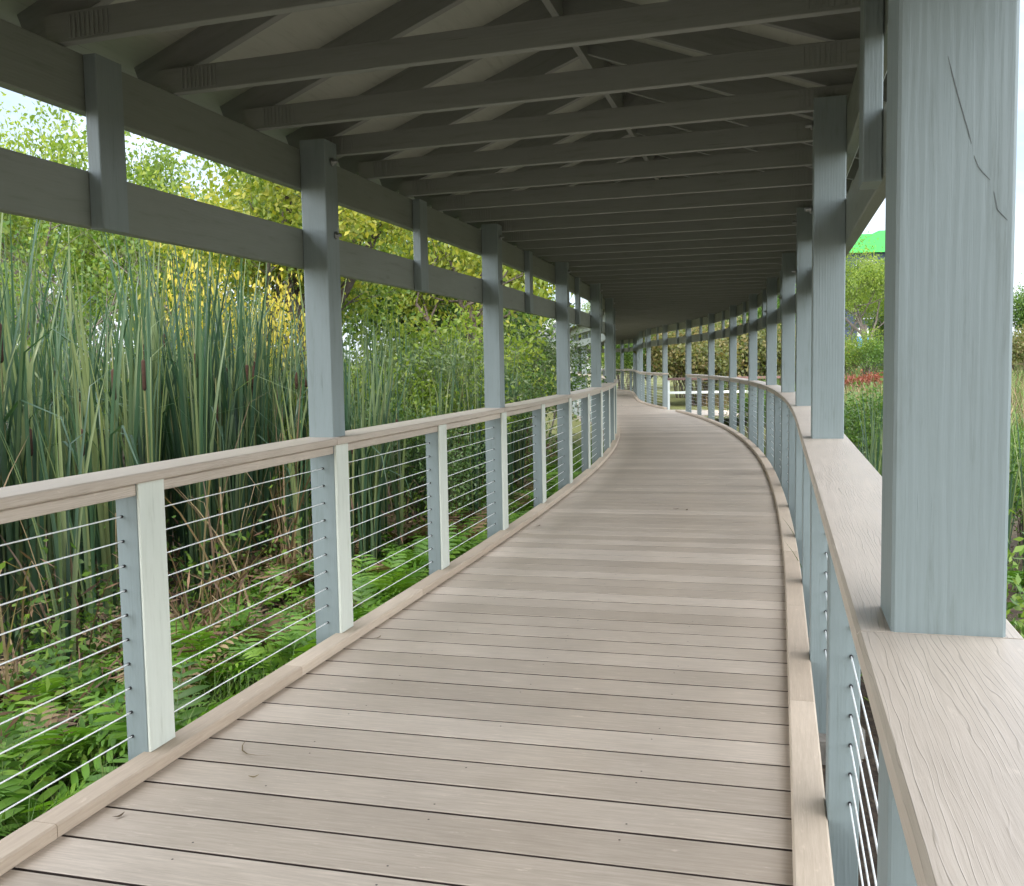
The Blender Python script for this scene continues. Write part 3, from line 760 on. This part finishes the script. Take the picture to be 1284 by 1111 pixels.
for i in range(26):
    s=random.uniform(2.2,7); o=random.uniform(1.75,3.8); p=P(s,o)
    plant('leafy_weed','low leafy weed on the ground right of the nearest post','weed',p.x,p.y,[('leaves',random.choice(wd))],sc_=random.uniform(.8,1.7),group='leafy weeds right of the boardwalk')
# right side near
put(sh_green[0],'shrub','leafy green shrub pressed against the right railing beyond the nearest post','shrub',1086,8.2,.66,rz=1)
put(sh_green[1],'shrub','green shrub with broad leaves behind the nearest right shrub','shrub',1120,10,.74)
put(sh_dark[1],'shrub','dark green shrub low behind the second right post','shrub',1045,11,.62)
put(sh_green[0],'shrub','round green shrub at the right edge of the view','shrub',1290,8,.55,rz=4)
put(sh_green[1],'shrub','low green shrub by the right railing in the middle distance','shrub',1010,15,.6,rz=2)
for i,(px,d,s) in enumerate([(985,18,.55),(945,20,.55),(905,23,.58),(965,25,.62)]):
    put(sh_green[i%2],'shrub',['low green shrub behind the sixth right post','small green shrub beside the side platform','green shrub near the white fence','green shrub behind the white fence'][i],'shrub',px,d,s,rz=i)
# reeds on the right
for i in range(16):
    px=random.choice([random.uniform(1262,1330),random.uniform(1075,1130)]); d=random.uniform(6.5,9.5); x,y=xy(px,d)
    cattail(x,y,'green cattail on the right side beyond the nearest post','cattails right of the boardwalk',random.uniform(.5,.62),.05)
# far rusty bushes
lab=['rusty olive bush right of the side opening','tall rust tinged bush behind the side platform','brownish autumn bush beyond the white fence','dull red brown bush between the far right posts','olive brown bush at the back of the meadow','rust coloured bush near the middle right posts','copper toned bush right of the far posts','brown green bush beyond the fifth right post','rusty bush at the foot of the pale trees']
for i,(px,d,s) in enumerate([(835,38,1.15),(862,39,1.3),(890,41,1.2),(918,40,1.35),(945,42,1.1),(970,41,1.25),(812,46,1.2),(1000,45,1.2),(1065,52,.8)]):
    put(sh_rust[i%2],'bush',lab[i],'bush',px,d,s,rz=i*1.3)
for i,(px,d,s,l_) in enumerate([(880,54,1.1,'green tree rising behind the rusty bushes'),(925,58,1.2,'bright green tree among the middle right posts'),(965,56,1.45,'tall bright green tree right of centre'),(1000,60,1.2,'green tree behind the second right post'),(838,60,.9,'small green tree far beyond the side opening'),(778,62,.8,'tree at the far end of the boardwalk'),(800,66,.75,'pale tree beyond the far end railing'),(740,50,.9,'tree behind the far left curve of the walk')]):
    put(tm_green[i%2] if i%3 else tm_lime[i%2],'tree',l_,'tree',px,d,s,rz=i)
put(tm_lime[0],'tree','feathery light green tree in front of the green topped building','tree',1091,50,1.4,rz=1.5,ty=312)
put(tm_green[1],'tree','leafy tree right behind the feathery tree','tree',1095,56,1.2,rz=3,ty=335)
put(tm_lime[1],'tree','small pale green tree left of the feathery tree','tree',1060,54,1.15,rz=2.5,ty=345)
put(tm_lime[1],'tree','light green tree hidden partly by the nearest post','tree',1130,58,1.1,rz=4)
put(tm_green[0],'tree','dark round tree far off at the right edge','tree',1290,62,1.25,rz=4)
put(sh_rust[0],'bush','ochre bush below the far round tree at the right edge','bush',1285,45,1.0,rz=4)
for i,(px,d) in enumerate([(1062,44),(1074,43),(1088,44),(1100,43)]):
    put(sh_red,'red_bush',['low red leaved bush at the left of its row','second low red bush from the left in the meadow','low red bush under the feathery tree','rightmost low red bush in the row'][i],'bush',px,d,.8,rz=i)
# meadow: tall pale grass
mg=[grass_mesh(M['grass'],60,.35,.9,.5,.008) for i in range(3)]
mdry=[grass_mesh(M['dry'],40,.35,.95,.5,.007) for i in range(2)]
xf=[];xf2=[]
for i in range(900):
    d=random.uniform(15,70); px=random.uniform(880,1350); x,y=xy(px,d)
    if x<np.interp(y,PY[:i0+1000],PX[:i0+1000])+3: continue
    (xf if random.random()<.6 else xf2).append((random.choice(mg if len(xf)<=len(xf2)*1.5 else mg) if True else None,x,y,random.uniform(0,6),random.uniform(.6,1.2)))
xf2=[(random.choice(mdry),)+t_[1:] for t_ in xf2]
merged('meadow_grass',xf,M['grass'],label='tall green meadow grass beyond the right railing',cat_='grass')
merged('dry_meadow_grass',xf2,M['dry'],label='pale dry meadow grass beyond the right railing',cat_='grass')

# ------------------------------------------------------------------ far buildings
def building(name,label,x,y,w,d,h,wall,rot,floors,cols,top=None,toph=1.6,tower=None):
    e=thing(name,label,'building',gp(x,y,-.3)); e.rotation_euler[2]=rot
    m1=MB(); m1.beam((0,0,0),(0,0,h),w,d,up=(0,1,0),ch=.02); m1.build('wall',wall,e)
    fh=h/floors
    for f in range(floors):
        for c in range(cols):
            cx=-w/2+(c+.5)*w/cols; m2=MB(); zc=f*fh+fh*.55
            m2.beam((cx,-d/2-.04,zc-fh*.26),(cx,-d/2-.04,zc+fh*.26),w/cols*.66,.10,up=(0,1,0),ch=.01); wn=m2.build('window',M['greywall'],e)
            m3=MB(); m3.beam((cx,-d/2-.07,zc-fh*.22),(cx,-d/2-.07,zc+fh*.22),w/cols*.58,.08,up=(0,1,0),ch=.01); m3.build('pane',M['darkglass'],wn)
    if top:
        m2=MB(); m2.beam((0,0,h),(0,0,h+toph),w+.8,d+.8,up=(0,1,0),ch=.05); m2.build('roof_band',top,e)
    if tower:
        tx,tw,th=tower; m2=MB(); m2.beam((tx,-.5,h+toph),(tx,-.5,h+toph+th),tw,3,up=(0,1,0),ch=.05); m2.build('roof_box',top,e)
        m2=MB(); m2.beam((tx+.5,-d/2-.9,0),(tx+.5,-d/2-.9,h-.01),1.5,.8,up=(0,1,0),ch=.03); m2.build('pillar',top,e)
    return e
x,y=xy(1074,92); building('building','dark glazed building with bright green roof band behind the feathery tree',x+.5,y,15,12,10.0,M['navy'],-.1,3,6,M['greenclad'],1.55,(1.6,1.4,.8))
x,y=xy(930,110); building('building','low white building glimpsed over the rusty bushes',x,y,34,10,5.4,M['whitewall'],0,2,12,M['greywall'],.5)
x,y=xy(805,120); building('building','white building at the far end of the walk',x,y,24,10,6.5,M['whitewall'],.1,2,9,M['greywall'],.5)
x,y=xy(962,95); building('building','narrow dark blue building between the middle right posts',x,y,5,8,9.5,M['navy'],0,3,3,M['greywall'],.5)
x,y=xy(1082,80); e=thing('sign_panel','blue upright panel with white top standing below the green building','sign',gp(x,y,0))
m1=MB(); m1.beam((0,0,.9),(0,0,2.6),.85,.25,up=(0,1,0),ch=.02); m1.build('panel',M['blue'],e)
m1=MB(); m1.beam((0,0,2.61),(0,0,3.3),.85,.25,up=(0,1,0),ch=.02); m1.build('header',M['whitewall'],e)
for q in (-.3,.3):
    m1=MB(); m1.beam((q,0,-.2),(q,0,.9),.08,.08,up=(0,1,0)); m1.build('leg',M['whitewall'],e)

# ------------------------------------------------------------------ small debris on the deck
def deck_leaf(s,o,ln,w,rz,label,mat,curl=.3):
    K=6; t=np.linspace(-.5,.5,K); pts=np.stack([t*ln,curl*ln*(t**2)*1.2,.003+.012*np.abs(t)],1); 
    V,F,Tt=ribbons([(pts,(0,1,0),w*np.sin(np.linspace(.15,math.pi-.15,K)),random.random(),.3)])
    o_=link('fallen_leaf',raw('fallen_leaf',V,F,Tt,mat)); o_.location=P(s,o,.002); o_.rotation_euler[2]=rz; tag(o_,label,'leaf')
deck_leaf(3.28,-.84,.20,.003,-.9,'thin curved straw on the deck against the left kerb',M['dry'],.9)
deck_leaf(3.10,-.70,.035,.006,.3,'tiny pale leaf curl on the deck near the left kerb',M['dry'])
deck_leaf(4.75,-.95,.05,.006,.9,'small yellow leaf at the left kerb below the first tall post',M['dry'])
deck_leaf(2.75,-.955,.04,.006,.9,'dry leaf scrap beside the nearest stretch of left kerb',M['dry'])
deck_leaf(9.3,.12,.06,.012,0,'small brown dead leaf in the middle of the deck',M['litter'])
deck_leaf(9.25,.22,.045,.01,1,'smaller brown dead leaf just right of the mid deck leaf',M['litter'])
deck_leaf(8.2,-.93,.07,.01,1,'brown leaf scrap by the left kerb below the second tall post',M['litter'])
for i,(s,l_) in enumerate([(6.9,'green grass blade poking over the right kerb'),(7.9,'thin grass blade over the right kerb, farther from camera')]):
    V,F,Tt=ribbons([blade((0,0,-.36),.55,.22,math.pi+R(15),.008,.1,8,None,.2,0)]); o_=link('grass_blade',raw('grass_blade',V,F,Tt,M['grass'])); o_.location=P(s,1.2,0); tag(o_,l_,'grass')

# ------------------------------------------------------------------ light, sky, camera
sun_az=R(197); sun_el=R(46)   # compass: direction the sun stands in, clockwise from +Y
w=bpy.data.worlds.new('World'); sc.world=w; w.use_nodes=True; nt=w.node_tree; nt.nodes.clear()
sky=N(nt,'ShaderNodeTexSky',sky_type='NISHITA'); sky.sun_disc=False; sky.sun_elevation=sun_el; sky.sun_rotation=sun_az; sky.air_density=1.2; sky.dust_density=1.0
tc=N(nt,'ShaderNodeTexCoord'); mp=N(nt,'ShaderNodeMapping'); mp.inputs['Scale'].default_value=(1,1,2.6); L(nt,tc.outputs['Generated'],mp.inputs[0])
cl=noise(nt,mp.outputs[0],2.6,8,.6,.3); cr=ramp(nt,[(.36,(0,0,0)),(.58,(1,1,1))]); L(nt,cl,cr.inputs[0])
cs=ramp(nt,[(.36,(7.5,8.3,9.6)),(.66,(11.5,11.5,11.5))]); L(nt,cl,cs.inputs[0])
mx=mixc(nt,math_(nt,'ADD',math_(nt,'MULTIPLY',cr.outputs[0],.35),.5),sky.outputs[0],cs.outputs[0])
# the half of the sky away from the sun is deeper and bluer
sx=N(nt,'ShaderNodeSeparateXYZ'); L(nt,tc.outputs['Generated'],sx.inputs[0])
mr=N(nt,'ShaderNodeMapRange',interpolation_type='SMOOTHSTEP'); mr.inputs['From Min'].default_value=.35; mr.inputs['From Max'].default_value=.85; L(nt,sx.outputs['Y'],mr.inputs['Value'])
mx=mixc(nt,mr.outputs[0],mx,mixc(nt,1.0,mx,(.30,.32,.345),'MULTIPLY'))
bg=N(nt,'ShaderNodeBackground'); bg.inputs['Strength'].default_value=.15; L(nt,mx,bg.inputs['Color']); wo=N(nt,'ShaderNodeOutputWorld'); L(nt,bg.outputs[0],wo.inputs[0])
ld=bpy.data.lights.new('Sun','SUN'); ld.energy=1.5; ld.angle=R(8); ld.color=(1,.95,.86); lo=bpy.data.objects.new('Sun',ld); col.objects.link(lo)
dirv=Vector((math.sin(sun_az)*math.cos(sun_el),math.cos(sun_az)*math.cos(sun_el),math.sin(sun_el)))
lo.rotation_euler=dirv.to_track_quat('Z','Y').to_euler(); lo.location=(0,0,30)

f=1240.0; roll=R(1.0); p=math.atan(99/f)
F=Vector((0,math.cos(p),-math.sin(p))); Rt=Vector((1,0,0)); U=Vector((0,math.sin(p),math.cos(p)))
R2=Rt*math.cos(roll)-U*math.sin(roll); U2=Rt*math.sin(roll)+U*math.cos(roll)
cam=bpy.data.cameras.new('Camera'); co=bpy.data.objects.new('Camera',cam); col.objects.link(co)
m=Matrix((R2,U2,-F)).transposed().to_4x4(); m.translation=Vector((0,0,1.35)); co.matrix_world=m
cam.sensor_width=36; cam.sensor_fit='HORIZONTAL'; cam.lens=f/1284*36; cam.clip_start=.05; cam.clip_end=3000
sc.camera=co
sc.view_settings.view_transform='Standard'; sc.view_settings.look='None'; sc.view_settings.exposure=1.75; sc.view_settings.gamma=1
sc.cycles.max_bounces=8; sc.cycles.diffuse_bounces=4; sc.cycles.transparent_max_bounces=8
